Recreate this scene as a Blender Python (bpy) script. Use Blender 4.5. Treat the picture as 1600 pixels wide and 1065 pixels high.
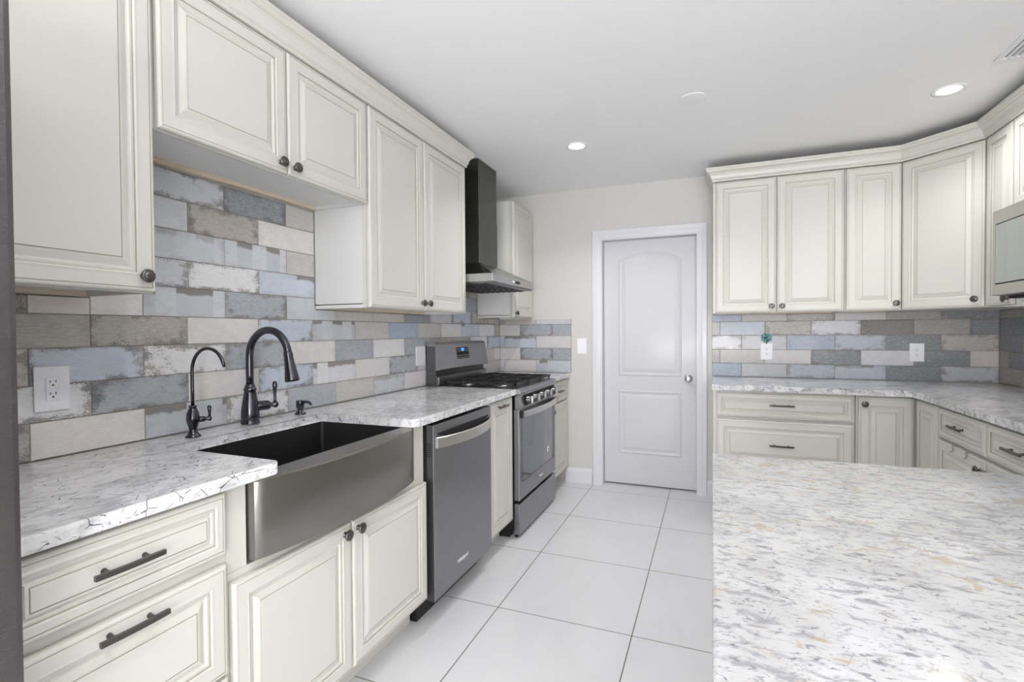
import bpy, bmesh, math, random
from mathutils import Vector, Matrix
C = bpy.context.scene
for o in list(bpy.data.objects): bpy.data.objects.remove(o)
col = C.collection
PI = math.pi

# ------------------------------------------------------------------ camera
cam_d = bpy.data.cameras.new('camera'); cam = bpy.data.objects.new('camera', cam_d); col.objects.link(cam)
CZ = 1.2748
yaw, pit, rol = map(math.radians, (21.7676, -0.9313, -0.3727))
F = Vector((-math.sin(yaw)*math.cos(pit), math.cos(yaw)*math.cos(pit), math.sin(pit)))
R0 = Vector((math.cos(yaw), math.sin(yaw), 0)); U0 = R0.cross(F)
Rv = R0*math.cos(rol)+U0*math.sin(rol); Uv = -R0*math.sin(rol)+U0*math.cos(rol)
m = Matrix((Rv, Uv, -F)).transposed().to_4x4(); m.translation = (0, 0, CZ)
cam.matrix_world = m
cam_d.sensor_width = 36; cam_d.sensor_fit = 'HORIZONTAL'; cam_d.lens = 784.5165/1600*36
cam_d.shift_y = -2.0673/1600; cam_d.clip_start = 0.02
C.camera = cam

# ------------------------------------------------------------------ view, world, large lights
C.view_settings.view_transform = 'Standard'; C.view_settings.look = 'None'
C.view_settings.gamma = 1; C.view_settings.use_curve_mapping = False
C.view_settings.exposure = 0.10
W = bpy.data.worlds.new('world'); C.world = W; W.use_nodes = True
bg = W.node_tree.nodes['Background']; bg.inputs[0].default_value = (0.80, 0.88, 1.0, 1); bg.inputs[1].default_value = 1.6

XL, XR, D, H, YF = -1.7675, 1.703, 4.1213, 2.4512, -4.4   # room: left, right, back, ceiling, front (behind camera)

def area(name, loc, rot, sx, sy, power, color=(1, 1, 1), shape='RECTANGLE', spread=PI):
    l = bpy.data.lights.new(name, 'AREA'); l.shape = shape; l.size = sx; l.size_y = sy
    l.energy = power; l.color = color; l.spread = spread
    o = bpy.data.objects.new(name, l); o.location = loc; o.rotation_euler = rot; col.objects.link(o); return o
# added fill lamps at two unseen windows, behind the camera and in the right wall
area('added_window_fill', (-0.05, YF+0.03, 1.35), (PI/2, 0, 0), 2.7, 1.9, 24, (0.985, 0.99, 1.0))
area('added_side_fill', (XR-0.03, -2.85, 1.35), (PI/2, 0, PI/2), 1.9, 1.7, 78, (0.985, 0.99, 1.0))
# added uplights at the same windows, tilted up to brighten the ceiling
area('added_uplight', (-0.05, YF+0.06, 0.95), (PI/2+math.radians(50), 0, 0), 2.6, 1.0, 255, (1.0, 0.99, 0.98))
area('added_side_uplight', (XR-0.06, -2.85, 0.95), (PI/2+math.radians(50), 0, PI/2), 1.8, 1.0, 90, (1.0, 0.99, 0.98))

# ------------------------------------------------------------------ materials
def srgb(r, g, b):
    f = lambda c: (c/255/12.92) if c/255 <= 0.04045 else ((c/255+0.055)/1.055)**2.4
    return (f(r), f(g), f(b), 1)
def mat(name, c, rough=0.5, metal=0.0, coat=0.0, emit=None, es=0.0, spec=0.5):
    M = bpy.data.materials.new(name); M.use_nodes = True
    b = M.node_tree.nodes['Principled BSDF']
    b.inputs['Base Color'].default_value = srgb(*c) if len(c) == 3 else c
    b.inputs['Roughness'].default_value = rough; b.inputs['Metallic'].default_value = metal
    b.inputs['Coat Weight'].default_value = coat; b.inputs['Coat Roughness'].default_value = 0.08
    b.inputs['Specular IOR Level'].default_value = spec
    if emit: b.inputs['Emission Color'].default_value = srgb(*emit); b.inputs['Emission Strength'].default_value = es
    return M
class N:
    """tiny node helper"""
    def __init__(s, M): s.t = M.node_tree; s.b = s.t.nodes['Principled BSDF']
    def n(s, ty, **kw):
        nd = s.t.nodes.new(ty)
        for k, v in kw.items(): setattr(nd, k, v)
        return nd
    def l(s, a, b): s.t.links.new(a, b)
    def math(s, op, a, b=None, c=None, clamp=False):
        nd = s.n('ShaderNodeMath', operation=op); nd.use_clamp = clamp
        for i, v in enumerate((a, b, c)):
            if v is None: continue
            if isinstance(v, (int, float)): nd.inputs[i].default_value = v
            else: s.l(v, nd.inputs[i])
        return nd.outputs[0]
    def mix(s, f, a, b):
        nd = s.n('ShaderNodeMix', data_type='RGBA')
        for i, v in ((0, f), (6, a), (7, b)):
            if isinstance(v, (int, float)): nd.inputs[i].default_value = v
            elif isinstance(v, tuple): nd.inputs[i].default_value = v
            else: s.l(v, nd.inputs[i])
        return nd.outputs[2]
    def mapping(s, scale=(1, 1, 1), rot=(0, 0, 0), loc=(0, 0, 0), coord='Object', src=None):
        mp = s.n('ShaderNodeMapping'); mp.inputs['Scale'].default_value = scale
        mp.inputs['Rotation'].default_value = rot; mp.inputs['Location'].default_value = loc
        if src is None:
            tc = s.n('ShaderNodeTexCoord'); src = tc.outputs[coord]
        s.l(src, mp.inputs[0]); return mp.outputs[0]
    def noise(s, vec, scale, detail=4, rough=0.5, dist=0.0):
        nd = s.n('ShaderNodeTexNoise'); nd.inputs['Scale'].default_value = scale
        nd.inputs['Detail'].default_value = detail; nd.inputs['Roughness'].default_value = rough
        nd.inputs['Distortion'].default_value = dist; s.l(vec, nd.inputs['Vector']); return nd.outputs[0]
    def ramp(s, v, lo, hi, smooth=True):
        nd = s.n('ShaderNodeMapRange'); nd.clamp = True
        if smooth: nd.interpolation_type = 'SMOOTHSTEP'
        nd.inputs[1].default_value = lo; nd.inputs[2].default_value = hi; s.l(v, nd.inputs[0]); return nd.outputs[0]
    def bump(s, h, strength=0.2, dist=0.002):
        nd = s.n('ShaderNodeBump'); nd.inputs['Strength'].default_value = strength; nd.inputs['Distance'].default_value = dist
        s.l(h, nd.inputs['Height']); s.l(nd.outputs[0], s.b.inputs['Normal'])

def make_paint(name, c, rough, coat=0.3):
    M = mat(name, c, rough, 0, coat); n = N(M)
    v = n.mapping((1, 1, 1)); h = n.noise(v, 18, 3); n.bump(h, 0.03, 0.002)
    return M
PAINT = make_paint('cream_lacquer', (211, 210, 203), 0.42, 0.12)
GLAZE = mat('glaze_line', (172, 167, 152), 0.5)
CARC = mat('cabinet_side_paint', (222, 222, 221), 0.4)
WALLP = make_paint('greige_wall_paint', (205, 204, 201), 0.6, 0.0)
CEILP = make_paint('white_ceiling_paint', (248, 248, 249), 0.75, 0.0)
TRIMP = make_paint('white_trim_paint', (204, 205, 210), 0.5, 0.1)
CASEP = make_paint('white_casing_paint', (218, 218, 224), 0.45, 0.1)
WOOD = mat('raw_maple', (214, 194, 168), 0.6)
_n = N(WOOD); _v = _n.mapping((4, 4, 60)); _h = _n.noise(_v, 3, 4)
_n.l(_n.mix(_n.ramp(_h, .35, .7), srgb(218, 206, 188), srgb(204, 188, 166)), _n.b.inputs['Base Color'])
BRONZE = mat('dark_bronze_hardware', (104, 99, 98), 0.30, 0.85)
FAUC = mat('oil_rubbed_faucet', (84, 84, 90), 0.24, 0.9)
BLACK = mat('black_enamel', (18, 18, 20), 0.3)
IRON = mat('cast_iron', (34, 34, 36), 0.55)
CHROME = mat('satin_chrome', (205, 205, 208), 0.22, 1.0)
PLATE = mat('white_plastic', (240, 240, 244), 0.35)
SLOT = mat('outlet_slot', (70, 66, 64), 0.6)
LAMP = mat('lit_lamp_lens', (255, 255, 255), 0.5, emit=(255, 254, 250), es=6.0)
GROUT = mat('tile_grout', (150, 143, 136), 0.8)
GLASSD = mat('oven_glass', (96, 99, 104), 0.05, 0.55, 0.5)
DISP = mat('lit_display', (20, 40, 60), 0.2, emit=(70, 150, 220), es=1.2)
BTN = mat('button_print', (140, 142, 146), 0.4)
TEAL = mat('teal_leaf', (150, 208, 206), 0.45)
TEALD = mat('dark_teal_leaf', (50, 100, 104), 0.5)
DARKREC = mat('dark_recess', (26, 26, 28), 0.7)
FILTER = mat('hood_filter', (120, 122, 124), 0.35, 0.9)

def brushed(name, c, rough=0.3, stretch=(1, 1, 40), c2=None):
    M = mat(name, c, rough, 0.9); n = N(M)
    v = n.mapping(stretch); h = n.noise(v, 60, 2)
    n.l(n.math('MULTIPLY_ADD', h, 0.05, rough-0.025), n.b.inputs['Roughness'])
    return M
STEEL = brushed('black_stainless', (142, 141, 143), 0.28)
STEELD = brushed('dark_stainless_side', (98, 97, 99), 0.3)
SINKS = brushed('brushed_gunmetal', (134, 131, 127), 0.3, (1, 1, 30))
SINKI = brushed('dark_sink_basin', (92, 92, 94), 0.36)
BANDM = brushed('light_stainless_band', (200, 198, 195), 0.3)
HOODB = brushed('hood_band_steel', (168, 168, 168), 0.25)
HOODM = brushed('hood_black_steel', (88, 88, 84), 0.2)
FRIDGE = brushed('fridge_black_steel', (112, 108, 110), 0.28)

MWS = brushed('grey_microwave_steel', (186, 186, 182), 0.3)
MWG = mat('microwave_glass', (168, 172, 172), 0.06, 0.7, 0.3)
# granite
def granite(name, rot, grey, dark, tan, streak, sc=1.0, scratch=.85, g=1.0):
    M = mat(name, (230, 230, 230), 0.12, 0, 0.2, spec=0.5); n = N(M)
    V = lambda st, loc: n.mapping(st, (0, 0, rot), loc)
    vi = n.mapping((1, 1, 1), loc=(3.1, 7.7, 1.3))
    c = n.mix(n.ramp(n.noise(vi, 6, 4), .38, .65), srgb(220*g, 220*g, 223*g), srgb(200*g, 200*g, 201*g))
    dens = n.ramp(n.noise(n.mapping(loc=(1, 4, 9)), 2.6, 3, .6), .36, .64)
    s1 = n.noise(V(streak, (0, 0, 0)), 15*sc, 7, .68, .5)
    c = n.mix(n.math('MULTIPLY', n.ramp(n.math('ADD', s1, n.math('MULTIPLY', dens, .05)), .50, .66), grey), c, srgb(146, 147, 151))
    s2 = n.noise(V(streak, (7, 2, 5)), 27*sc, 5, .62, .9)
    c = n.mix(n.math('MULTIPLY', n.ramp(s2, .585, .64), grey*.75), c, srgb(108, 110, 116))
    # short dark scratches: gated pieces of straight cell edges
    for i, (sc3, w) in enumerate(((8.5, .013), (14, .018))):
        vo = n.n('ShaderNodeTexVoronoi', feature='DISTANCE_TO_EDGE'); vo.inputs['Scale'].default_value = sc3*sc
        n.l(V((streak[0], streak[1], 1.3), (3+i, 8, 2+i)), vo.inputs['Vector'])
        ridge = n.math('SUBTRACT', 1.0, n.ramp(vo.outputs['Distance'], w*.3, w))
        gate = n.ramp(n.noise(V((1, 1.2, 1), (1, i*5, 3)), 13*sc, 3), .52, .56)
        c = n.mix(n.math('MULTIPLY', n.math('MULTIPLY', ridge, gate), scratch), c, srgb(74, 76, 84))
    s3 = n.noise(V(streak, (11, 5, 2)), 40*sc, 4, .6, .6)
    c = n.mix(n.math('MULTIPLY', n.ramp(n.math('ADD', s3, n.math('MULTIPLY', dens, .04)), .68, .72), dark), c, srgb(52, 54, 58))
    t1 = n.noise(V((1, 1.4, 1), (2, 9, 4)), 24, 4, .6, .5); tm = n.ramp(n.noise(n.mapping(loc=(8, 1, 0)), 3.0, 2), .42, .60)
    c = n.mix(n.math('MULTIPLY', n.math('MULTIPLY', n.ramp(t1, .555, .66), tm), tan), c, srgb(168, 155, 130))
    s5 = n.noise(V((1, 1.5, 1.2), (4, 13, 6)), 19, 6, .7, .3)
    c = n.mix(n.math('MULTIPLY', n.ramp(s5, .615, .69), dark*.85), c, srgb(78, 80, 84))
    n.l(c, n.b.inputs['Base Color'])
    return M
GRAN = granite('speckled_granite', .3, .42, .9, .12, (1.7, .9, 1.6), 1.35, 1.0, 1.07)
GRANI = granite('streaked_granite', .22, .95, .8, .8, (1.0, 2.1, 1.6), 1.9, .3, .90)
GRANR = granite('grey_streaked_granite', .3, .6, .9, .2, (1.0, 1.9, 1.6), 1.0, .85, 1.05)

# floor: polished porcelain with dark thin joints
FLOOR = mat('polished_porcelain_tile', (214, 214, 217), 0.14, 0, 0.0, spec=0.45); n = N(FLOOR)
tc = n.n('ShaderNodeTexCoord'); sp = n.n('ShaderNodeSeparateXYZ'); n.l(tc.outputs['Object'], sp.inputs[0])
def jl(out, off, per):
    q = n.math('DIVIDE', n.math('SUBTRACT', out, off), per)
    d = n.math('ABSOLUTE', n.math('SUBTRACT', n.math('FRACT', n.math('ADD', q, 100.5)), 0.5))
    return n.math('MULTIPLY', d, per), n.math('FLOOR', n.math('ADD', q, 100))
dx, ix = jl(sp.outputs[0], -0.9213, 0.6081); dy, iy = jl(sp.outputs[1], 2.1128, 0.6199)
dm = n.math('MINIMUM', dx, dy); line = n.math('SUBTRACT', 1.0, n.ramp(dm, 0.0013, 0.0030))
v = n.mapping((1, .6, 1)); ve = n.ramp(n.noise(v, 3.2, 7, .6, .8), .42, .75)
cc = n.mix(n.math('MULTIPLY', ve, .35), srgb(217, 217, 220), srgb(203, 203, 205))
n.l(n.mix(line, cc, srgb(96, 94, 94)), n.b.inputs['Base Color'])
n.l(n.math('MULTIPLY_ADD', line, .5, .13), n.b.inputs['Roughness'])
n.bump(n.math('SUBTRACT', 1.0, line), .3, .001)

# weathered ceramic tile: colour of each tile comes with the mesh, wear from noise
TILE = mat('weathered_ceramic_tile', (190, 190, 190), 0.36, 0, 0.1); n = N(TILE)
def attr(nm):
    a = n.n('ShaderNodeAttribute'); a.attribute_name = nm; return a
c1, c2, st = attr('tone'), attr('second'), attr('style')
uvn = n.n('ShaderNodeUVMap'); uvn.uv_map = 'tile'; su = n.n('ShaderNodeSeparateXYZ'); n.l(uvn.outputs[0], su.inputs[0])
ss = n.n('ShaderNodeSeparateColor'); n.l(st.outputs['Color'], ss.inputs[0])   # r: edge wear, g: patches, b: random
rnd = n.math('MULTIPLY', ss.outputs[2], 37.0)
cb = n.n('ShaderNodeCombineXYZ')
n.l(n.math('MULTIPLY', su.outputs[0], 3.0), cb.inputs[0]); n.l(su.outputs[1], cb.inputs[1]); n.l(rnd, cb.inputs[2])
vt = cb.outputs[0]
grain = n.noise(n.mapping((1, 7, 1), src=vt), 5, 6, .65, .6)
spk = n.noise(n.mapping((1, 1.2, 1), src=vt), 26, 5, .7)
soft = n.noise(vt, 2.2, 3, .6)
ex = n.math('SUBTRACT', .5, n.math('ABSOLUTE', n.math('SUBTRACT', su.outputs[0], .5)))
ey = n.math('SUBTRACT', .5, n.math('ABSOLUTE', n.math('SUBTRACT', su.outputs[1], .5)))
ed = n.math('MINIMUM', n.math('MULTIPLY', ex, 2.2), n.math('MULTIPLY', ey, 1.6))
edm = n.math('SUBTRACT', 1.0, n.ramp(ed, 0.0, .42))
gate = n.noise(n.mapping((1, 1.5, 1), loc=(5, 3, 1), src=vt), 1.7, 3, .6)
wear = n.math('MULTIPLY', n.ramp(n.math('ADD', n.math('ADD', n.math('MULTIPLY', edm, .14), n.math('MULTIPLY', spk, .62)), n.math('MULTIPLY', gate, .62)), .70, .79), ss.outputs[0])
base = n.mix(n.math('MULTIPLY', n.ramp(grain, .40, .62), .6), c1.outputs['Color'], c2.outputs['Color'])
base = n.mix(n.math('MULTIPLY', n.ramp(soft, .45, .62), .28), base, c2.outputs['Color'])
wash = n.noise(n.mapping((.8, 3.2, 1), loc=(2, 6, 3), src=vt), 7, 5, .7, .4)
base = n.mix(n.math('MULTIPLY', n.ramp(wash, .50, .66), .42), base, srgb(214, 214, 216))
dash = n.noise(n.mapping((1.0, 9, 1), loc=(9, 1, 7), src=vt), 9, 6, .75, 1.0)
base = n.mix(n.math('MULTIPLY', n.math('MULTIPLY', n.ramp(dash, .58, .66), ss.outputs[0]), .45), base, srgb(104, 101, 99))
# painted patch bands
cell = n.math('FLOOR', n.math('ADD', n.math('MULTIPLY', su.outputs[0], 4.3), rnd))
wn = n.n('ShaderNodeTexWhiteNoise', noise_dimensions='1D'); n.l(cell, wn.inputs['W'])
band = n.math('MULTIPLY', n.math('MULTIPLY', n.ramp(wn.outputs[0], .30, .7), ss.outputs[1]), .75)
base = n.mix(band, base, c2.outputs['Color'])
top = n.math('MULTIPLY', n.math('MULTIPLY', n.ramp(n.math('ADD', su.outputs[1], n.math('MULTIPLY', soft, .3)), .86, .96), ss.outputs[1]), n.ramp(wn.outputs[0], .45, .55))
base = n.mix(n.math('MULTIPLY', top, .8), base, srgb(118, 114, 108))
base = n.mix(n.math('MULTIPLY', wear, .75), base, n.mix(n.ramp(soft, .4, .6), srgb(96, 98, 102), srgb(134, 122, 108)))
rim = n.math('SUBTRACT', 1.0, n.ramp(n.math('MINIMUM', n.math('MULTIPLY', ex, 3.0), ey), .006, .035))
base = n.mix(n.math('MULTIPLY', rim, .35), base, srgb(168, 154, 138))
n.l(base, n.b.inputs['Base Color'])
n.bump(grain, .10, .001)

# ------------------------------------------------------------------ mesh helpers
class MB:
    def __init__(s, *mats): s.bm = bmesh.new(); s.mats = list(mats); s.smooth = set()
    def mi(s, m):
        if m is None: return 0
        if m not in s.mats: s.mats.append(m)
        return s.mats.index(m)
    def box(s, x0, x1, y0, y1, z0, z1, m=None, bev=0.0, M=None):
        x0, x1 = min(x0, x1), max(x0, x1); y0, y1 = min(y0, y1), max(y0, y1); z0, z1 = min(z0, z1), max(z0, z1)
        r = bmesh.ops.create_cube(s.bm, size=1); vs = r['verts']
        for v in vs: v.co = Vector(((x0+x1)/2+v.co.x*(x1-x0), (y0+y1)/2+v.co.y*(y1-y0), (z0+z1)/2+v.co.z*(z1-z0)))
        fs = set(f for v in vs for f in v.link_faces)
        for f in fs: f.material_index = s.mi(m)
        if bev:
            es = list(set(e for v in vs for e in v.link_edges))
            r = bmesh.ops.bevel(s.bm, geom=es, offset=bev, segments=2, profile=.5, affect='EDGES', clamp_overlap=True)
            vs = r['verts'] if r['verts'] else vs
            vs = list(set(v for f in list(r['faces'])+[f for f in fs if f.is_valid] for v in f.verts))
            for v in vs:
                for f in v.link_faces: f.material_index = s.mi(m)
        if M is not None: bmesh.ops.transform(s.bm, matrix=M, verts=vs)
        return s
    def face(s, pts, m=None, sm=False):
        f = s.bm.faces.new([s.bm.verts.new(p) for p in pts]); f.material_index = s.mi(m); f.smooth = sm; return f
    def prism(s, poly, z0, z1, m=None, bev=0.0):
        """vertical extrusion of an xy polygon (counter-clockwise)"""
        b = [s.bm.verts.new((x, y, z0)) for x, y in poly]; t = [s.bm.verts.new((x, y, z1)) for x, y in poly]
        k = len(poly); fs = []
        for i in range(k): fs.append(s.bm.faces.new((b[i], b[(i+1) % k], t[(i+1) % k], t[i])))
        ft = s.bm.faces.new(t); fb = s.bm.faces.new(list(reversed(b))); fs += [ft, fb]
        for f in fs: f.material_index = s.mi(m)
        if bev:
            es = list(set(list(ft.edges)+list(fb.edges)))
            r = bmesh.ops.bevel(s.bm, geom=es, offset=bev, segments=2, profile=.5, affect='EDGES', clamp_overlap=True)
            for f in r['faces']: f.material_index = s.mi(m)
        return s
    def lathe(s, prof, origin, axis, m=None, seg=24):
        """prof: list of (radius, height along axis)"""
        o = Vector(origin); a = Vector(axis).normalized()
        u = a.orthogonal().normalized(); w = a.cross(u); rings = []
        for r, h in prof:
            if r < 1e-6: rings.append([s.bm.verts.new(o+a*h)])
            else: rings.append([s.bm.verts.new(o+a*h+(u*math.cos(2*PI*i/seg)+w*math.sin(2*PI*i/seg))*r) for i in range(seg)])
        for A, B in zip(rings, rings[1:]):
            for i in range(seg):
                j = (i+1) % seg
                if len(A) == 1 and len(B) == 1: continue
                if len(A) == 1: f = s.bm.faces.new((A[0], B[j], B[i]))
                elif len(B) == 1: f = s.bm.faces.new((A[i], A[j], B[0]))
                else: f = s.bm.faces.new((A[i], A[j], B[j], B[i]))
                f.material_index = s.mi(m); f.smooth = True
        for rg, flip in ((rings[0], True), (rings[-1], False)):
            if len(rg) > 1:
                f = s.bm.faces.new(list(reversed(rg)) if flip else rg); f.material_index = s.mi(m)
        return s
    def cyl(s, a, b, r, m=None, seg=20):
        a, b = Vector(a), Vector(b); return s.lathe([(r, 0), (r, (b-a).length)], a, b-a, m, seg)
    def tube(s, pts, rad, m=None, seg=14, flat=None):
        """swept tube; rad number or list; flat=(w,h) rectangle instead"""
        P = [Vector(p) for p in pts]; k = len(P); rings = []
        rs = rad if isinstance(rad, (list, tuple)) else [rad]*k
        T = [(P[min(i+1, k-1)]-P[max(i-1, 0)]).normalized() for i in range(k)]
        u = T[0].orthogonal().normalized()
        if flat: u = Vector(flat[2]).normalized()
        for i in range(k):
            u = (u-T[i]*u.dot(T[i])).normalized(); w = T[i].cross(u)
            if flat:
                a, b = flat[0]/2, flat[1]/2
                rings.append([s.bm.verts.new(P[i]+u*x+w*y) for x, y in ((-a, -b), (a, -b), (a, b), (-a, b))])
            else: rings.append([s.bm.verts.new(P[i]+(u*math.cos(2*PI*j/seg)+w*math.sin(2*PI*j/seg))*rs[i]) for j in range(seg)])
        g = len(rings[0])
        for A, B in zip(rings, rings[1:]):
            for i in range(g):
                f = s.bm.faces.new((A[i], A[(i+1) % g], B[(i+1) % g], B[i])); f.material_index = s.mi(m); f.smooth = not flat
        f = s.bm.faces.new(list(reversed(rings[0]))); f.material_index = s.mi(m)
        f = s.bm.faces.new(rings[-1]); f.material_index = s.mi(m)
        return s
    def loops(s, loops, mats, sm=False):
        """loops: rings of points with equal counts, closed both ends"""
        V = [[s.bm.verts.new(p) for p in L] for L in loops]; k = len(V[0])
        for A, B, m in zip(V, V[1:], mats):
            for i in range(k):
                f = s.bm.faces.new((A[i], A[(i+1) % k], B[(i+1) % k], B[i])); f.material_index = s.mi(m); f.smooth = sm
        f = s.bm.faces.new(V[-1]); f.material_index = s.mi(mats[-1])
        f = s.bm.faces.new(list(reversed(V[0]))); f.material_index = 0
        return s
    def build(s, name, parent=None, label=None, weld=False):
        if weld: bmesh.ops.remove_doubles(s.bm, verts=s.bm.verts, dist=1e-5)
        bmesh.ops.recalc_face_normals(s.bm, faces=s.bm.faces)
        me = bpy.data.meshes.new(name); s.bm.to_mesh(me); s.bm.free()
        for m in s.mats: me.materials.append(m)
        o = bpy.data.objects.new(name, me); col.objects.link(o)
        if parent: o.parent = parent
        if label: o['label'] = label
        return o
def tag(o, label, cat, group=None):
    o['label'] = label; o['category'] = cat
    if group: o['group'] = group
    return o
def thing(name, loc, rz, label, cat, group=None):
    o = bpy.data.objects.new(name, None); col.objects.link(o); o.location = loc; o.rotation_euler = (0, 0, rz)
    o.empty_display_size = .1
    return tag(o, label, cat, group)
def struct(o): o['kind'] = 'structure'; return o
# frames along the walls: local x runs to the right as one faces the wall, local -y is out of the wall
def fl(u): return (XL, u, 0), PI/2       # left wall, u = world y
def fb(u): return (u, D, 0), 0.0         # back wall, u = world x
def fr(u): return (XR, u, 0), -PI/2      # right wall, u = world y

# ------------------------------------------------------------------ room shell
def shell():
    t = .12
    struct(MB(FLOOR).box(XL-t, XR+t, YF-t, D+t, -.1, 0).build('floor'))
    struct(MB(CEILP).box(XL-t, XR+t, YF-t, D+t, H, H+.1).build('ceiling'))
    struct(MB(WALLP).box(XL-t, XL, YF, D, 0, H).build('wall_left'))
    w = MB(WALLP); sy0, sy1, sz0, sz1 = -3.8, -1.9, .45, 2.25     # unseen side opening added behind the camera to bring in more light
    w.box(XR, XR+t, YF, sy0, 0, H); w.box(XR, XR+t, sy1, D, 0, H); w.box(XR, XR+t, sy0, sy1, 0, sz0); w.box(XR, XR+t, sy0, sy1, sz1, H)
    struct(w.build('wall_right'))
    w = MB(WALLP)   # back wall with door opening
    w.box(XL-t, -.862, D, D+t, 0, H); w.box(-.096, XR+t, D, D+t, 0, H); w.box(-.862, -.096, D, D+t, 2.035, H)
    struct(w.build('wall_back'))
    w = MB(WALLP); wx0, wx1, wz0, wz1 = -1.4, 1.3, .4, 2.3
    w.box(XL-t, wx0, YF-t, YF, 0, H); w.box(wx1, XR+t, YF-t, YF, 0, H)
    w.box(wx0, wx1, YF-t, YF, 0, wz0); w.box(wx0, wx1, YF-t, YF, wz1, H)
    struct(w.build('wall_front'))
    f = MB(TRIMP)
    for a, b in ((wx0, wx0+.05), (wx1-.05, wx1), (-.075, -.025)): f.box(a, b, YF-.09, YF-.03, wz0, wz1)
    for a, b in ((wz0, wz0+.05), (wz1-.05, wz1)): f.box(wx0, wx1, YF-.088, YF-.032, a, b)
    win = struct(f.build('window_1'))
    GL = mat('window_glass', (255, 255, 255), 0.0); GL.node_tree.nodes['Principled BSDF'].inputs['Transmission Weight'].default_value = 1
    f = MB(TRIMP)
    for a, b in ((sy0, sy0+.05), (sy1-.05, sy1), (-2.875, -2.825)): f.box(XR+.03, XR+.09, a, b, sz0, sz1)
    for a, b in ((sz0, sz0+.05), (sz1-.05, sz1)): f.box(XR+.032, XR+.088, sy0, sy1, a, b)
    win2 = struct(f.build('added_side_window')); MB(GL).box(XR+.057, XR+.063, sy0+.04, sy1-.04, sz0+.04, sz1-.04).build('pane', win2)
    MB(GL).box(wx0+.04, wx1-.04, YF-.063, YF-.057, wz0+.04, wz1-.04).build('pane', win)
shell()
def molding(name, x0, x1, y):      # baseboard on back wall
    m = MB(CASEP)
    pr = [(0, 0), (.016, 0), (.016, .085), (.013, .092), (.013, .100), (.008, .112), (.006, .122), (0, .124)]
    a = [(x0, y-d, z) for d, z in pr]; b = [(x1, y-d, z) for d, z in pr]
    m.loops([a, b], [CASEP]); return struct(m.build(name))
molding('baseboard_back', -1.160, -.928, D)
molding('baseboard_back', -.036, .06, D)
def casing():
    m = MB(CASEP)
    xo0, xi0, xi1, xo1, zi, zo = -.926, -.858, -.100, -.037, 2.030, 2.100
    pr = [(0, 0), (.0, .012), (.10, .016), (.55, .016), (.70, .012), (1, .010), (1, 0)]   # (share of width from outside, height)
    path = [(xo0, xi0, 0, 'b'), ]
    def P(k, s, h):   # corner k of the inverted U at share s
        if k == 0: return (xo0+(xi0-xo0)*s, D-h, 0)
        if k == 1: return (xo0+(xi0-xo0)*s, D-h, zo+(zi-zo)*s)
        if k == 2: return (xo1+(xi1-xo1)*s, D-h, zo+(zi-zo)*s)
        return (xo1+(xi1-xo1)*s, D-h, 0)
    m.loops([[P(k, s, h) for s, h in pr] for k in range(4)], [CASEP]*3)
    struct(m.build('trim_1'))
    j = MB(CASEP)    # jamb lining and stop
    j.box(-.862, -.845, D-.001, D+.119, 0, 2.033); j.box(-.113, -.096, D-.001, D+.119, 0, 2.033); j.box(-.845, -.113, D-.001, D+.119, 2.018, 2.033)
    struct(j.build('trim_2'))
casing()
def room_door():
    yf = D+.075; x0, x1, z0, z1 = -.843, -.115, .012, 2.016
    m = MB(TRIMP); m.box(x0, x1, yf, yf+.035, z0, z1, bev=.002)
    def inset(poly, d):
        k = len(poly); out = []
        for i in range(k):
            p, q, r = Vector(poly[i-1]), Vector(poly[i]), Vector(poly[(i+1) % k])
            e1, e2 = (q-p).normalized(), (r-q).normalized()
            n1, n2 = Vector((-e1.y, e1.x)), Vector((-e2.y, e2.x)); b = (n1+n2); b = b/b.dot(n1) if b.length > 1e-6 else n1
            out.append(q+b*d)
        return out
    def panel(poly):
        prof = [(0, 0.0), (.004, .0045), (.010, .0058), (.016, .0045), (.026, .0006), (.034, .0006), (.052, .0042), (.058, .0046)]
        m.loops([[(p[0], yf-h+.0001, p[1]) for p in inset(poly, d)] for d, h in prof], [TRIMP]*(len(prof)-1))
    px0, px1 = -.722, -.228
    arch = [(px0, .905), (px1, .905), (px1, 1.845)]
    for i in range(1, 16):
        t = i/16; x = px1+(px0-px1)*t; arch.append((x, 1.845+.070*4*t*(1-t)))
    arch.append((px0, 1.845))
    panel(arch); panel([(px0, .262), (px1, .262), (px1, .785), (px0, .785)])
    d = struct(m.build('door_1'))
    k = MB(CHROME).lathe([(.031, 0), (.031, .004), (.026, .008), (.011, .010), (.011, .030), (.020, .036), (.026, .048), (.027, .056), (.022, .064), (.010, .067), (0, .067)], (-.175, yf, .895), (0, -1, 0))
    k.build('door_knob', d, 'round satin chrome knob')
    s = MB(TRIMP); s.box(-.862, -.096, D+.115, D+.119, 0, 2.03); 
    struct(s.build('wall_back_closet'))
room_door()

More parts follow.
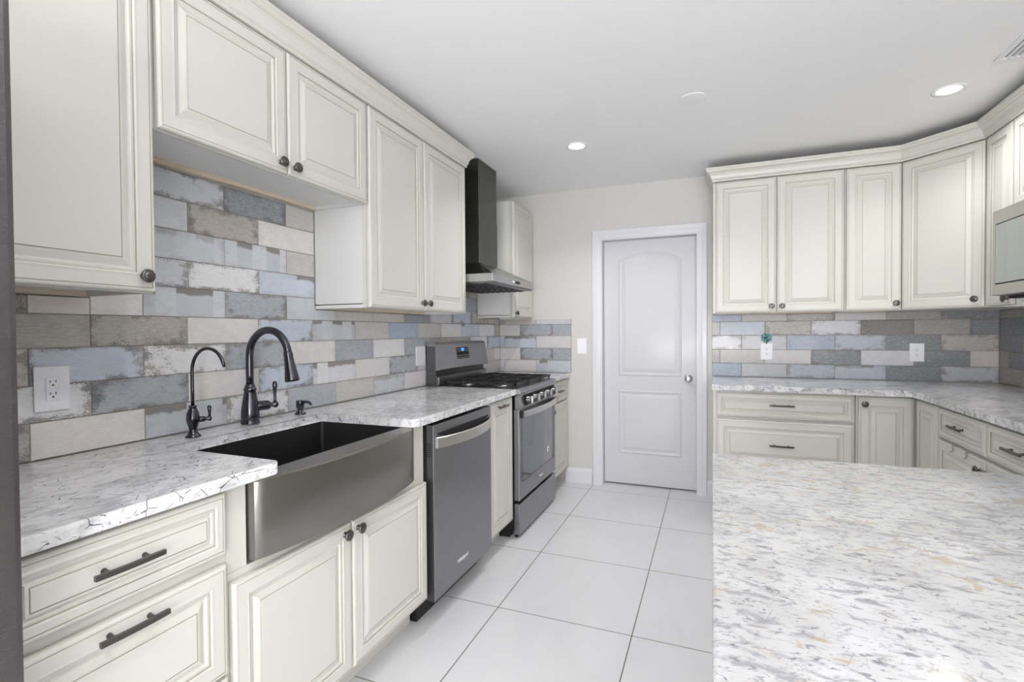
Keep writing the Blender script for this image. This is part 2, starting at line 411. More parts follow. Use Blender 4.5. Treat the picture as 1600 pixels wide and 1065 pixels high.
# ------------------------------------------------------------------ cabinet parts
def knob_at(x, y, z, parent, big=1.1):
    b = big
    MB(BRONZE).lathe([(.0085*b, 0), (.0085*b, .002), (.0055*b, .004), (.005*b, .010), (.0065*b, .014), (.0155*b, .017), (.0168*b, .020), (.0160*b, .0235), (.0115*b, .0262), (.0105*b, .0255), (.0095*b, .0272), (.005*b, .0284), (0, .0286)], (x, y, z), (0, -1, 0), seg=28).build('knob', parent)
def pull_at(x, y, z, parent, L=.135):
    m = MB(BRONZE)
    pts = [(x-L/2+L*i/16, y-.023-.003*math.sin(PI*i/16), z) for i in range(17)]
    m.tube(pts, 0, flat=(.0085, .0105, (0, 1, 0)))
    for s in (-1, 1): m.lathe([(.0065, 0), (.0045, .006), (.0042, .018), (.005, .024)], (x+s*L*.29, y+.0005, z), (0, -1, 0), seg=14)
    m.build('pull', parent)
def front_mesh(x0, x1, z0, z1, y, s=1.0, th=.020):
    """raised-panel front; its face looks to -y, back at y"""
    Fm, Pn = .050*s, .086*s; g = .0011
    pr = [(0, 0, None), (0, th-.007, PAINT), (.0018, th-.0030, PAINT), (.0055, th-.0006, PAINT), (.0095, th, PAINT),
          (.0100, th-.0014, GLAZE), (.0115, th-.0014, GLAZE), (.0120, th, PAINT), (Fm-.010, th+.0004, PAINT), (Fm-.004, th+.0012, PAINT), (Fm, th-.0010, PAINT),
          (Fm+.0004, th-.0045, GLAZE), (Fm+.0004+g, th-.0045, GLAZE), (Fm+.007, th-.0042, PAINT), (Fm+.010, th-.0070, PAINT), (Fm+.014, th-.0078, PAINT),
          (Pn-.006, th-.0018, PAINT), (Pn-.0008, th-.0010, PAINT), (Pn-.0004, th-.0028, GLAZE), (Pn+g, th-.0028, GLAZE), (Pn+g+.0005, th-.0004, PAINT)]
    m = MB(PAINT); L = []
    for d, h, _ in pr: L.append([(x0+d, y-h, z0+d), (x1-d, y-h, z0+d), (x1-d, y-h, z1-d), (x0+d, y-h, z1-d)])
    m.loops(L, [p[2] for p in pr[1:]])
    return m
def add_front(root, kind, x0, x1, z0, z1, y, hw, s=1.0):
    """hw: ('k', x, z) knob, ('p', x, z) pull or None"""
    o = front_mesh(x0, x1, z0, z1, y, s).build(kind, root)
    ys = y-.0195
    if hw:
        if hw[0] == 'k': knob_at(hw[1], ys, hw[2], o)
        else: pull_at(hw[1], ys, hw[2], o)
    return o
def wood_rail(root, x0, x1, z):
    MB(WOOD).box(x0, x1, -.036, -.016, z-.018, z+.0).build('mounting_rail', root, 'raw maple strip under the back edge')
def upper(frame, u0, u1, z0, z1, doors, label, name='wall_cabinet', group=None, depth=.305, rail=True, sgn=1):
    """u0<u1 as one faces the wall going right; doors: list of (a, b, knob_a, knob_z)"""
    w = abs(u1-u0); loc, rz = frame((u0+u1)/2); loc = (loc[0], loc[1], z0)
    root = thing(name, loc, rz, label, 'cabinet', group)
    cx = (u0+u1)/2; X = lambda u: (u-cx)*sgn
    h = z1-z0; m = MB(CARC)
    m.box(-w/2, w/2, -depth+.019, -.011, .016, h)
    m.box(-w/2, w/2, -depth, -depth+.019, 0, h, PAINT, .0008)
    m.box(-w/2, -w/2+.018, -depth+.0185, -.011, 0, .02); m.box(w/2-.018, w/2, -depth+.0185, -.011, 0, .02)
    m.build('body', root)
    if rail: MB(WOOD).box(-w/2+.018, w/2-.018, -.034, -.012, -.0, .016).build('mounting_rail', root, 'raw maple strip under the back edge')
    for a, b, ka, kz in doors:
        xa, xb = sorted((X(a), X(b)))
        add_front(root, 'door', xa, xb, .003, h-.003, -depth-.002, ('k', X(ka), kz-z0) if ka is not None else None)
    return root
def base(frame, u0, u1, fronts, label, name='base_cabinet', z1=.885, group=None, sgn=1, depth=.61, body=None):
    w = abs(u1-u0); loc, rz = frame((u0+u1)/2)
    root = thing(name, loc, rz, label, 'cabinet', group)
    cx = (u0+u1)/2; X = lambda u: (u-cx)*sgn
    m = MB(PAINT)
    if body: body(m, X, w)
    else: m.box(-w/2, w/2, -depth, -.004, .112, z1-.001, PAINT, .0008)
    m.build('body', root)
    MB(PAINT).box(-w/2, w/2, -depth+.075, -.02, .001, .112).build('toe_kick', root)
    for f in fronts:
        kind, a, b, za, zb, hw = f; xa, xb = sorted((X(a), X(b)))
        s = .62 if (zb-za) < .2 else (.95 if (b-a if b > a else a-b) > .22 else .9)
        if hw: hw = (hw[0], X(hw[1]), hw[2])
        add_front(root, kind, xa, xb, za, zb, -depth-.002, hw, s)
    return root

# left wall cabinets
upper(fl, .475, .940, 1.388, 2.304, [(.478, .936, .902, 1.432)], 'tall cream wall cabinet nearest the camera, beside the dark fridge')
upper(fl, .944, 1.876, 1.852, 2.304, [(.951, 1.411, 1.378, 1.888), (1.417, 1.868, 1.443, 1.886)], 'short cream two-door wall cabinet above the sink')
upper(fl, 1.878, 2.842, 1.388, 2.304, [(1.884, 2.345, 2.315, 1.430), (2.352, 2.834, 2.378, 1.430)], 'tall cream two-door wall cabinet left of the range hood')
upper(fl, 3.655, 4.112, 1.385, 2.296, [(3.662, 4.104, 3.694, 1.420)], 'narrow cream wall cabinet in the corner behind the range hood', rail=False)
# back wall cabinets
upper(fb, .004, .790, 1.392, 2.304, [(.022, .397, .370, 1.434), (.403, .783, .432, 1.434)], 'cream two-door wall cabinet beside the white door')
upper(fb, .792, 1.094, 1.392, 2.304, [(.798, 1.089, 1.060, 1.436)], 'narrow single-door cream wall cabinet left of the angled corner cabinet')
# right wall cabinets (u = world y, runs away from the corner)
upper(fr, 3.509, 3.237, 1.392, 2.304, [(3.492, 3.242, 3.268, 1.425)], 'very narrow cream wall cabinet between corner cabinet and microwave', sgn=-1)
upper(fr, 3.233, 2.468, 1.862, 2.304, [(3.228, 2.853, 2.885, 1.90), (2.847, 2.473, 2.815, 1.90)], 'short cream wall cabinet above the microwave', sgn=-1, rail=False)
upper(fr, 2.464, 1.70, 1.392, 2.304, [(2.458, 2.085, 2.12, 1.43), (2.079, 1.706, 2.05, 1.43)], 'cream two-door wall cabinet on the camera side of the microwave', sgn=-1)
def corner_upper():
    A = Vector((1.096, D-.305)); B = Vector((XR-.305, D-.611)); mid = (A+B)/2
    rz = -PI/4; root = thing('corner_wall_cabinet', (mid.x, mid.y, 1.392), rz, 'angled cream corner wall cabinet with one wide door', 'cabinet')
    h = .912; ang = math.atan2((B-A).y, (B-A).x); root.rotation_euler = (0, 0, ang)
    Ri = Matrix.Rotation(-ang, 2)
    pts = [(1.096, D-.004), (1.096, D-.305), (XR-.305, D-.611), (XR-.004, D-.611), (XR-.004, D-.004)]
    lp = [tuple(Ri @ (Vector(p)-mid)) for p in pts]
    m = MB(PAINT); m.prism(lp, 0, h, PAINT); m.build('body', root)
    L = (B-A).length
    add_front(root, 'door', -L/2+.010, L/2-.010, .003, h-.003, -.002, ('k', L/2-.045, .046))
corner_upper()

# crown mouldings
def sweep(name, path, prof, label):
    """path: xy polyline, profile (out, z) where out is to the right of travel"""
    P = [Vector(p) for p in path]; k = len(P); L = []
    for i in range(k):
        nn = []
        if i > 0: e = (P[i]-P[i-1]).normalized(); nn.append(Vector((e.y, -e.x)))
        if i < k-1: e = (P[i+1]-P[i]).normalized(); nn.append(Vector((e.y, -e.x)))
        b = nn[0] if len(nn) == 1 else (nn[0]+nn[1])/(nn[0]+nn[1]).dot(nn[0])
        L.append([(P[i].x+b.x*d, P[i].y+b.y*d, z) for d, z in prof])
    m = MB(PAINT, GLAZE); m.loops(L, [PAINT]*(k-1))
    # glaze in the two quirks of the profile
    m.bm.faces.ensure_lookup_table()
    np_ = len(prof)
    for s_ in range(k-1):
        for q in (3, 9): m.bm.faces[s_*np_+q].material_index = 1
    o = m.build(name); tag(o, label, 'crown moulding'); return o
CR = [(-.016, 2.3055), (.003, 2.3055), (.006, 2.309), (.006, 2.318), (.0045, 2.3195), (.011, 2.326), (.0135, 2.334), (.0155, 2.345), (.021, 2.356), (.0305, 2.3655), (.0300, 2.3675), (.0385, 2.374), (.0405, 2.381), (.046, 2.384), (.046, 2.397), (-.016, 2.397)]
fx = XL+.327
sweep('crown_molding', [(XL+.004, .475), (fx, .475), (fx, 2.843), (XL+.004, 2.843)][1:] if False else [(fx, .475), (fx, 2.843), (XL+.004, 2.843)], CR, 'long cream crown moulding above the left wall cabinets')
by = D-.327; q = .327-.305
sweep('crown_molding', [(.003, D-.004), (.003, by), (1.096-q*.414, by), (XR-.327, D-.611-q*.414), (XR-.327, 1.70)], CR, 'angled cream crown moulding above the back and right wall cabinets')

# base cabinets, left
base(fl, .449, .911, [('drawer', .453, .900, .720, .874, ('p', .664, .799)), ('drawer', .453, .900, .415, .692, ('p', .671, .664)), ('drawer', .453, .900, .125, .405, ('p', .671, .375))],
     'cream base cabinet with stacked drawers in the left foreground')
def sink_body(m, X, w):
    m.box(-w/2, w/2, -.61, -.004, .112, .655, PAINT, .0008)
    m.box(-w/2, X(.973), -.61, -.004, .656, .884, PAINT); m.box(X(1.792), w/2, -.590, -.004, .656, .884, PAINT)
    m.box(X(1.749), w/2, -.61, -.591, .656, .884, PAINT)
base(fl, .912, 1.857, [('door', .917, 1.369, .130, .634, ('k', 1.333, .603)), ('door', 1.375, 1.851, .130, .634, ('k', 1.400, .603))],
     'cream two-door sink base cabinet under the bowed steel sink', body=sink_body)
base(fl, 2.496, 2.852, [('door', 2.512, 2.846, .120, .876, ('p', 2.665, .866-.022))], 'narrow cream base cabinet between dishwasher and range')
base(fl, 3.627, 4.114, [('drawer', 3.633, 4.108, .712, .874, ('p', 3.86, .795)), ('door', 3.633, 4.108, .125, .700, ('k', 3.668, .655))],
     'cream base cabinet with one drawer and one door in the corner past the range')
# back wall
base(fb, .004, .784, [('drawer', .022, .774, .722, .874, ('p', .396, .806)), ('drawer', .022, .774, .415, .706, ('p', .396, .556)), ('drawer', .022, .774, .125, .405, ('p', .396, .28))],
     'wide cream drawer cabinet against the back wall beside the door', z1=.889)
def corner_base():
    root = thing('corner_base_cabinet', (1.24, 3.66, 0), 0, 'cream L-shaped corner base cabinet with a door on each inner face', 'cabinet')
    lo = lambda x, y: (x-1.24, y-3.66)
    m = MB(PAINT)
    m.prism([lo(.788, D-.004), lo(.788, D-.61), lo(XR-.61, D-.61), lo(XR-.61, 3.193), lo(XR-.004, 3.193), lo(XR-.004, D-.004)], .112, .888)
    m.build('body', root)
    k = MB(PAINT); k.prism([lo(.788, D-.02), lo(.788, D-.535), lo(XR-.535, D-.535), lo(XR-.535, 3.193), lo(XR-.02, 3.193), lo(XR-.02, D-.02)], .001, .112)
    k.build('toe_kick', root)
    add_front(root, 'door', .798-1.24, 1.066-1.24, .125, .876, D-.612-3.66, ('k', .826-1.24, .838))
    o = front_mesh(-(3.484-3.66), -(3.198-3.66), .125, .876, 0, 1.0)
    # right-hand door faces -x: rotate the local mesh
    Mx = Matrix.Translation((XR-.612-1.24, 0, 0)) @ Matrix.Rotation(-PI/2, 4, 'Z')
    bmesh.ops.transform(o.bm, matrix=Mx, verts=o.bm.verts)
    o.build('door', root)
corner_base()
base(fr, 3.190, 2.222, [('drawer', 3.184, 2.706, .728, .876, ('p', 2.950, .806)), ('drawer', 2.698, 2.228, .728, .876, ('p', 2.462, .806)),
     ('door', 3.184, 2.706, .125, .712, ('k', 2.742, .665)), ('door', 2.698, 2.228, .125, .712, ('k', 2.662, .665))],
     'wide cream base cabinet with two drawers over two doors on the right wall', sgn=-1, z1=.889)
base(fr, 2.218, 1.66, [('drawer', 2.212, 1.665, .728, .876, ('p', 1.94, .806)), ('door', 2.212, 1.665, .125, .712, ('k', 1.70, .665))],
     'cream base cabinet on the right wall nearest the granite worktop in the foreground', sgn=-1, z1=.889)

# two thin hooks over the door of the right base cabinet
def hook(y):
    m = MB(CHROME); x = XR-.632
    m.tube([(x+.012, y, .700), (x+.012, y, .7155), (x-.004, y, .7155), (x-.004, y, .690), (x-.012, y, .682), (x-.016, y, .688)], 0, flat=(.0022, .012, (1, 0, 0)))
    return m.build('over_door_hook')
h1 = hook(3.005); tag(h1, 'thin metal hook over the right cabinet door, farther from the camera', 'hook', 'hooks over the right base cabinet door')
h2 = hook(2.868); tag(h2, 'thin metal hook over the right cabinet door, nearer the camera', 'hook', 'hooks over the right base cabinet door')

# ------------------------------------------------------------------ worktops
XF = -1.117
def slab(name, poly, z0, z1, m, label, bev=.004):
    cx = sum(p[0] for p in poly)/len(poly); cy = sum(p[1] for p in poly)/len(poly)
    b = MB(m); b.prism(poly, z0, z1, m, bev); o = b.build(name); return tag(o, label, 'worktop')
def arc(cx, cy, r, a0, a1, n=5): return [(cx+r*math.cos(a0+(a1-a0)*i/n), cy+r*math.sin(a0+(a1-a0)*i/n)) for i in range(n+1)]
w_poly = [(XL+.009, .449), (XF, .449)] + arc(XF-.012, 1.050-.012, .012, 0, PI/2) + [(-1.600, 1.050), (-1.600, 1.738)] + arc(XF-.03, 1.738+.03, .03, -PI/2, 0) + [(XF, 2.857), (XL+.009, 2.857)]
slab('granite_worktop', w_poly, .886, .920, GRAN, 'long speckled granite worktop along the left wall around the sink')
slab('granite_worktop', [(XL+.009, 3.623), (XF, 3.623), (XF, D-.010), (XL+.009, D-.010)], .886, .920, GRAN, 'small granite worktop piece in the corner past the range')
slab('granite_worktop', [(-.003, D-.010), (-.003, D-.652), (XR-.652, D-.652), (XR-.652, 1.66), (XR-.010, 1.66), (XR-.010, D-.010)], .890, .926, GRANR, 'L-shaped granite worktop along the back and right walls')
def island():
    root = thing('kitchen_island', (.85, .95, 0), 0, 'large streaked granite topped counter filling the right foreground', 'kitchen island')
    lo = lambda x, y: (x-.85, y-.95)
    b = MB(GRANI); b.prism([lo(0, .34), lo(XR-.01, .34), lo(XR-.01, 1.630), lo(0, 1.556)], .884, .920, GRANI, .004); b.build('granite_top', root)
    b = MB(PAINT); b.prism([lo(.035, .62), lo(XR-.012, .62), lo(XR-.012, 1.590), lo(.035, 1.520)], .10, .884, PAINT); b.build('body', root)
    b = MB(PAINT); b.prism([lo(.09, .68), lo(XR-.03, .68), lo(XR-.03, 1.53), lo(.09, 1.46)], .001, .10, PAINT); b.build('toe_kick', root)
island()

# ------------------------------------------------------------------ backsplash
PAL = {'W': ((222, 222, 228), (196, 196, 202)), 'L': ((196, 198, 203), (176, 179, 185)), 'G': ((186, 184, 180), (168, 166, 162)), 'I': ((209, 207, 206), (190, 189, 188)),
       'T': ((172, 167, 162), (146, 142, 138)), 'B': ((172, 181, 196), (194, 199, 208)), 'b': ((146, 158, 180), (172, 180, 194)), 'S': ((148, 152, 160), (172, 174, 178)),
       's': ((122, 126, 132), (138, 142, 148)), 'D': ((104, 102, 100), (128, 126, 122)), 'C': ((220, 212, 209), (206, 197, 193))}
# code: palette letter + style (p plain, e edge-worn, m patched bands, t thin top strip)
STY = {'p': (.12, 0), 'e': (1.0, 0), 'm': (.25, 1.0), 't': (.35, .45)}
def backsplash(name, org, ux, nrm, rows, label, seed, light_gain=1.0):  # per-wall light level put into the tile colours: left lighter, back and right darker
    """rows: (z0, z1, [joints], [codes]) along the wall direction ux"""
    rnd_ = random.Random(seed); bm = bmesh.new()
    uv = bm.loops.layers.uv.new('tile'); ct = bm.loops.layers.float_color.new('tone'); c2_ = bm.loops.layers.float_color.new('second'); cs = bm.loops.layers.float_color.new('style')
    O, Ux, Nn = Vector(org), Vector(ux), Vector(nrm)
    P = lambda u, d, z: O+Ux*u+Nn*d+Vector((0, 0, z))
    lo = min(r[2][0] for r in rows); hi = max(r[2][-1] for r in rows); za = rows[0][0]; zb = max(r[1] for r in rows)
    # grout bed, row by row
    for z0, z1, J, K in rows:
        vs = [bm.verts.new(P(u, d, z)) for d in (.001, .0065) for u, z in ((J[0], z0), (J[-1], z0), (J[-1], z1), (J[0], z1))]
        for q in ((0, 1, 2, 3), (4, 5, 6, 7), (0, 1, 5, 4), (1, 2, 6, 5), (2, 3, 7, 6), (3, 0, 4, 7)):
            f = bm.faces.new([vs[i] for i in q]); f.material_index = 1
    g = .0011
    for z0, z1, J, K in rows:
        for i, (a, b) in enumerate(zip(J, J[1:])):
            k = K[i]; p, s_ = PAL[k[0]], STY[k[1]]
            j = rnd_.uniform(-5, 5); jt = [min(236, max(0, (c+j)*light_gain)) for c in p[0]]
            tone, sec = srgb(*jt), srgb(*[min(232, c*light_gain) for c in p[1]]); style = (s_[0], s_[1], rnd_.random(), 1)
            full = .304; fl_ = b-a
            # where a cut tile lies inside its full tile
            ua = 0 if i > 0 or len(J) == 2 else max(0, 1-fl_/full); ub = ua+min(1, fl_/full)
            if i == 0 and fl_ > full*.95: ua, ub = 0, 1
            e = .0016; L = []
            for d, ins in ((.006, 0), (.0082, 0), (.0094, e)):
                L.append([bm.verts.new(P(u, d, z)) for u, z in ((a+g+ins, z0+g+ins), (b-g-ins, z0+g+ins), (b-g-ins, z1-g-ins), (a+g+ins, z1-g-ins))])
            fs = [bm.faces.new((A[q], A[(q+1) % 4], B[(q+1) % 4], B[q])) for A, B in zip(L, L[1:]) for q in range(4)] + [bm.faces.new(L[-1])]
            for f in fs:
                for lp in f.loops:
                    co = lp.vert.co-O; uu = co.dot(Ux); zz = co.z
                    lp[uv].uv = (ua+(ub-ua)*(uu-a)/(b-a), (zz-z0)/.105)
                    lp[ct] = tone; lp[c2_] = sec; lp[cs] = style
    bmesh.ops.recalc_face_normals(bm, faces=bm.faces)
    me = bpy.data.meshes.new(name); bm.to_mesh(me); bm.free(); me.materials.append(TILE); me.materials.append(GROUT)
    o = bpy.data.objects.new(name, me); col.objects.link(o); return tag(o, label, 'backsplash')
def J(start, step, n, lo, hi): return [lo]+[v for v in (start+step*i for i in range(-3, n)) if lo+.012 < v < hi-.012]+[hi]
ZR = [.922, 1.027, 1.131, 1.236, 1.334, 1.438, 1.537, 1.641, 1.748, 1.852]
def rowsL():
    a0, a1 = .44, D-.010; R = []
    codes = ['Tp Te Cp Lm We Sp Gp Lt Ip Gp Tp Lp Gp Ip', 'Gp We Se Ip Be Wm Ip Se Lp Gp Tp Gp Ip Tp', 'Gp Ge Be We Se Ip Sp Wp Sp Gt Tp Wp Be Lp',
             'Tp Tm Te Ip Be Lm Gp bp Gp Ip Bm Wp Tp', 'Te Te Cp Lm Se Lp Gp Gp sp Lt Be Te Ge Gp']
    for r in range(5):
        j = J(.793 if r % 2 == 0 else .944, .3045, 12, a0, a1); k = (codes[r].split()+['Gp']*20)[:len(j)-1]
        R.append((ZR[r], ZR[r+1], j, k))
    # the fifth row is cut at the cabinets, full height in the openings
    z0, z1, j, k = R.pop(); zc = 1.386
    def part(u0, u1, top):
        jj = [u0]+[v for v in j if u0+.012 < v < u1-.012]+[u1]; kk = []
        for p, q in zip(jj, jj[1:]):
            mid = (p+q)/2; kk.append(next(k[i] for i in range(len(k)) if j[i] <= mid < j[i+1]))
        R.append((z0, top, jj, kk))
    part(a0, .944, zc); part(.944, 1.875, z1); part(1.875, 2.846, zc); part(2.846, 3.652, z1); part(3.652, a1, zc)
    cd = {5: 'Le We Bm Ip', 6: 'Lp Lt Lm Gp', 7: 'Lp Te Ip se', 8: 'Ge Le se Gp'}
    hd = {5: 'Te se Sp Te', 6: 'sp Gp Te Gp', 7: 'Lp Gp Sp sp', 8: 'Gp Lp Sp Gp'}
    for r in (5, 6, 7, 8):
        top = ZR[r+1] if r < 8 else 1.846; st = .951 if r % 2 else .793
        j2 = J(st, .3045, 6, .944, 1.875); R.append((ZR[r], top, j2, (cd[r].split()+['Lp']*4)[:len(j2)-1]))
        if r > 6: continue
        j2 = J(st, .3045, 12, 2.846, 3.652); R.append((ZR[r], ZR[r+1] if r == 5 else 1.58, j2, (hd[r].split()+['Gp']*4)[:len(j2)-1]))
    return R
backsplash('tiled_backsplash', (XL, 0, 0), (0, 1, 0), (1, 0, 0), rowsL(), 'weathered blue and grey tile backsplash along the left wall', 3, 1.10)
bj = [.201, .4995, .798, 1.0965, 1.395]; bk = [.053, .357, .654, .952, 1.2505, 1.548]
ZB = [.928, 1.027, 1.130, 1.236, 1.338, 1.390]
rb_ = [(bj, 'bp Lp Be Bm sp Le'), (bk, 'Tp Gp Ip se Wp sp Cp'), (bj, 'We Lt bp Be sp Ge'), (bk, 'Gp Bp Te We Dm Tp se'), (bj, 'bp Gp Te Ip Tp se')]
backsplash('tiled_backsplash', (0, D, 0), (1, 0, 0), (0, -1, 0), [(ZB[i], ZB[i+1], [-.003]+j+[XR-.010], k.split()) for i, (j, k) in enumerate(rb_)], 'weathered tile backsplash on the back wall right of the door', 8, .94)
lj = [-1.712, -1.415]; lk = [-1.565, -1.268]
rl_ = [(lj, 'Wp Ip Lm'), (lk, 'Ip Se Sp'), (lj, 'Bm Bm Ip'), (lk, 'Ip Se Sp'), (lj, 'Sp Gp Lp')]
backsplash('tiled_backsplash', (0, D, 0), (1, 0, 0), (0, -1, 0), [(ZR[i], ZR[i+1] if i < 4 else 1.374, [XL+.010]+j+[-1.106], k.split()) for i, (j, k) in enumerate(rl_)], 'short run of weathered tiles on the back wall past the range', 9)
rr = random.Random(4); R_ = []
for i in range(5):
    j = J(4.0 if i % 2 else 3.85, -.3, 12, 0, 0) if False else [1.64]+[v for v in sorted((3.85 if i % 2 == 0 else 4.0)-.2985*q for q in range(9)) if 1.66 < v < D-.02]+[D-.010]
    R_.append((ZB[i], ZB[i+1], j, [rr.choice(('Tp', 'sp', 'Ge', 'Se', 'Tm', 'Ip', 'Lp')) for _ in j[1:]]))
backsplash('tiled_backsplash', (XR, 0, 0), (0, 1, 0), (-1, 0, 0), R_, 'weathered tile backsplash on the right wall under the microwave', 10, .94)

# ------------------------------------------------------------------ sink and taps
def sink():
    y0, y1 = .978, 1.7445; ym = (y0+y1)/2
    root = thing('apron_sink', (-1.36, ym, .65), 0, 'dark stainless farmhouse sink with a bowed front apron', 'sink')
    ox, oz = -1.36, .65
    xb = XL+.636; bow = .048; n_ = 28
    def fx_(t): return xb+bow*math.sin(PI*t)**.75 if 0 < t < 1 else xb
    m = MB(SINKS)   # apron: bowed plate with rounded top edge
    zt, zb_ = .8845, .668
    sec = []
    for i in range(n_+1):
        t = i/n_; y = y0+(y1-y0)*t-ym; x = fx_(t)-ox
        xi = xb-.052-ox
        sec.append([(xi, y, zb_-oz), (x-.003, y, zb_-oz), (x, y, zb_+.003-oz), (x, y, zt-.006-oz), (x-.002, y, zt-.002-oz), (x-.006, y, zt-oz), (xi, y, zt-oz)])
    m.loops(sec, [SINKS]*n_, sm=False)
    a = m.build('apron', root)
    for p in a.data.polygons: p.use_smooth = False
    # smooth only the wide front strips
    for p in a.data.polygons:
        if abs(p.normal.z) < .3 and p.normal.x > .5: p.use_smooth = True
    b = MB(SINKI)   # basin: thin-walled bowl with lip
    X0, X1, Y0, Y1 = -1.600-.012-ox, xb-.050-ox, 1.050-.014-ym, 1.738+.012-ym
    zt2 = .8845-oz; zb2 = .660-oz
    def ring(x0, x1, ya, yb, z, r=.012):
        out = []
        for cx, cy, a0 in ((x1-r, yb-r, 0), (x0+r, yb-r, PI/2), (x0+r, ya+r, PI), (x1-r, ya+r, 3*PI/2)):
            out += [(cx+r*math.cos(a0+PI/2*i/4), cy+r*math.sin(a0+PI/2*i/4), z) for i in range(5)]
        return out
    e = .016
    L = [ring(X0-.0, X1+.0, Y0-.0, Y1+.0, zb2-.002), ring(X0, X1, Y0, Y1, zt2), ring(X0+e, X1-.004, Y0+e, Y1-e, zt2), ring(X0+e, X1-.004, Y0+e, Y1-e, zb2+.014), ring(X0+e+.012, X1-.016, Y0+e+.012, Y1-e-.012, zb2+.004)]
    b.loops(L, [SINKI]*4); b.build('basin', root)
    MB(CHROME).lathe([(.045, 0), (.045, .002), (.036, .003), (.034, .001), (0, .001)], ((X0+X1)/2, 0, zb2+.0045), (0, 0, 1), seg=28).build('drain', root)
sink()
def faucet():
    bx, byy, bz = -1.688, 1.447, .9205
    root = thing('kitchen_faucet', (bx, byy, bz), 0, 'large dark gooseneck kitchen faucet behind the sink', 'faucet')
    m = MB(FAUC)
    m.lathe([(.034, 0), (.034, .004), (.031, .010), (.0305, .018), (.033, .022), (.0335, .026), (.0325, .050), (.028, .085), (.0225, .118), (.0205, .128), (.0235, .131), (.0235, .137), (.0205, .140), (.017, .152), (.0145, .156)], (0, 0, 0), (0, 0, 1), seg=32)
    m.build('body', root)
    s = MB(FAUC); R_ = .100; zt = .264
    pts = [(0, 0, z) for z in (.15, .19, .23, zt)]
    for i in range(1, 17):
        a = PI*i/16*.97; pts.append((R_-R_*math.cos(a), 0, zt+R_*math.sin(a)*1.02))
    s.tube(pts, .0140, seg=20); s.build('spout', root)
    d = (Vector(pts[-1])-Vector(pts[-2])).normalized()
    hd = MB(FAUC); hd.lathe([(.0150, -.012), (.0160, -.006), (.0165, 0), (.0165, .010), (.018, .035), (.0235, .075), (.0262, .095), (.0262, .101), (.022, .104), (0, .104)], pts[-1], d, seg=28); hd.build('spray_head', root)
    h = MB(FAUC); dv = Vector((.45, .89, .0)).normalized(); b0 = Vector((0, 0, .066))+dv*.02
    h.lathe([(.017, 0), (.019, .010), (.019, .045), (.015, .052), (.009, .056), (.009, .062), (.013, .068), (.013, .078), (.007, .084), (0, .085)], b0, dv, seg=24)
    e = b0+dv*.072
    h.tube([e+Vector((0, 0, z)) for z in (0, .02, .04, .06, .075, .088, .094)], [.0065, .0055, .0055, .0075, .0095, .0090, .004], seg=16); h.build('lever_handle', root)
faucet()
def filter_faucet():
    root = thing('filter_faucet', (-1.657, 1.190, .9205), 0, 'slender dark drinking water faucet left of the main faucet', 'faucet')
    m = MB(FAUC); m.lathe([(.024, 0), (.024, .003), (.018, .008), (.0125, .022), (.0125, .030), (.018, .048), (.0205, .062), (.0185, .080), (.013, .095), (.0105, .100), (.0125, .102), (.0125, .107), (.007, .109)], (0, 0, 0), (0, 0, 1), seg=28)
    m.build('body', root)
    R_ = .078; zt = .226; pts = [(0, 0, .105), (0, 0, .16), (0, 0, zt)]
    for i in range(1, 15):
        a = PI*i/14*.93; pts.append((R_-R_*math.cos(a), 0, zt+R_*math.sin(a)))
    s = MB(FAUC); s.tube(pts, [.0055]*(len(pts)-1)+[.0045], seg=14); s.build('spout', root)
    h = MB(FAUC); dv = Vector((.45, .89, 0)); b0 = Vector((0, 0, .058))+dv*.012
    h.lathe([(.010, 0), (.010, .022), (.006, .025), (.006, .030), (.009, .034), (.009, .042), (0, .046)], b0, dv, seg=18); e = b0+dv*.038
    h.tube([e+Vector((0, 0, z)) for z in (0, .015, .028, .040, .046)], [.0045, .004, .0055, .007, .003], seg=12); h.build('lever_handle', root)
filter_faucet()
def soap():
    root = thing('soap_dispenser', (-1.668, 1.684, .9205), 0, 'small dark soap dispenser pump right of the main faucet', 'soap dispenser')
    m = MB(FAUC); m.lathe([(.023, 0), (.023, .003), (.018, .010), (.012, .016), (.012, .022), (.0145, .024), (.0145, .030), (.0165, .031), (.0175, .056), (.016, .060), (0, .061)], (0, 0, 0), (0, 0, 1), seg=28); m.build('body', root)
    s = MB(FAUC); s.tube([(.006, .0, .052), (.03, .0, .056), (.048, .0, .055), (.058, .0, .049), (.062, .0, .042)], [.008, .0065, .006, .0055, .005], seg=12); s.build('nozzle', root)
soap()

# ------------------------------------------------------------------ appliances
def text_part(txt, size, parent, loc, rot, m, name='logo', ext=.0004):
    cu = bpy.data.curves.new(name, 'FONT'); cu.body = txt; cu.size = size; cu.extrude = ext; cu.align_x = 'CENTER'; cu.align_y = 'CENTER'
    t = bpy.data.objects.new(name, cu); col.objects.link(t)
    dg = bpy.context.evaluated_depsgraph_get(); dg.update()
    me = bpy.data.meshes.new_from_object(t.evaluated_get(dg)); bpy.data.objects.remove(t)
    me.materials.clear(); me.materials.append(m)
    o = bpy.data.objects.new(name, me); col.objects.link(o); o.parent = parent; o.location = loc; o.rotation_euler = rot; return o
def bowed_band(m, x0, x1, y, z0, z1, bow, th, mm, n_=18, zb=0.0):
    """flat band handle bowing out to -y"""
    L = []
    for i in range(n_+1):
        t = i/n_; x = x0+(x1-x0)*t; b = bow*math.sin(PI*t)**.8 if 0 < t < 1 else 0; zz = zb*math.sin(PI*t)
        L.append([(x, y-b-th, z0+zz), (x, y-b-th, z1+zz), (x, y-b-th+.004, z1+.003+zz), (x, y-b, z1+.003+zz), (x, y-b, z0+zz)])
    m.loops(L, [mm]*n_)
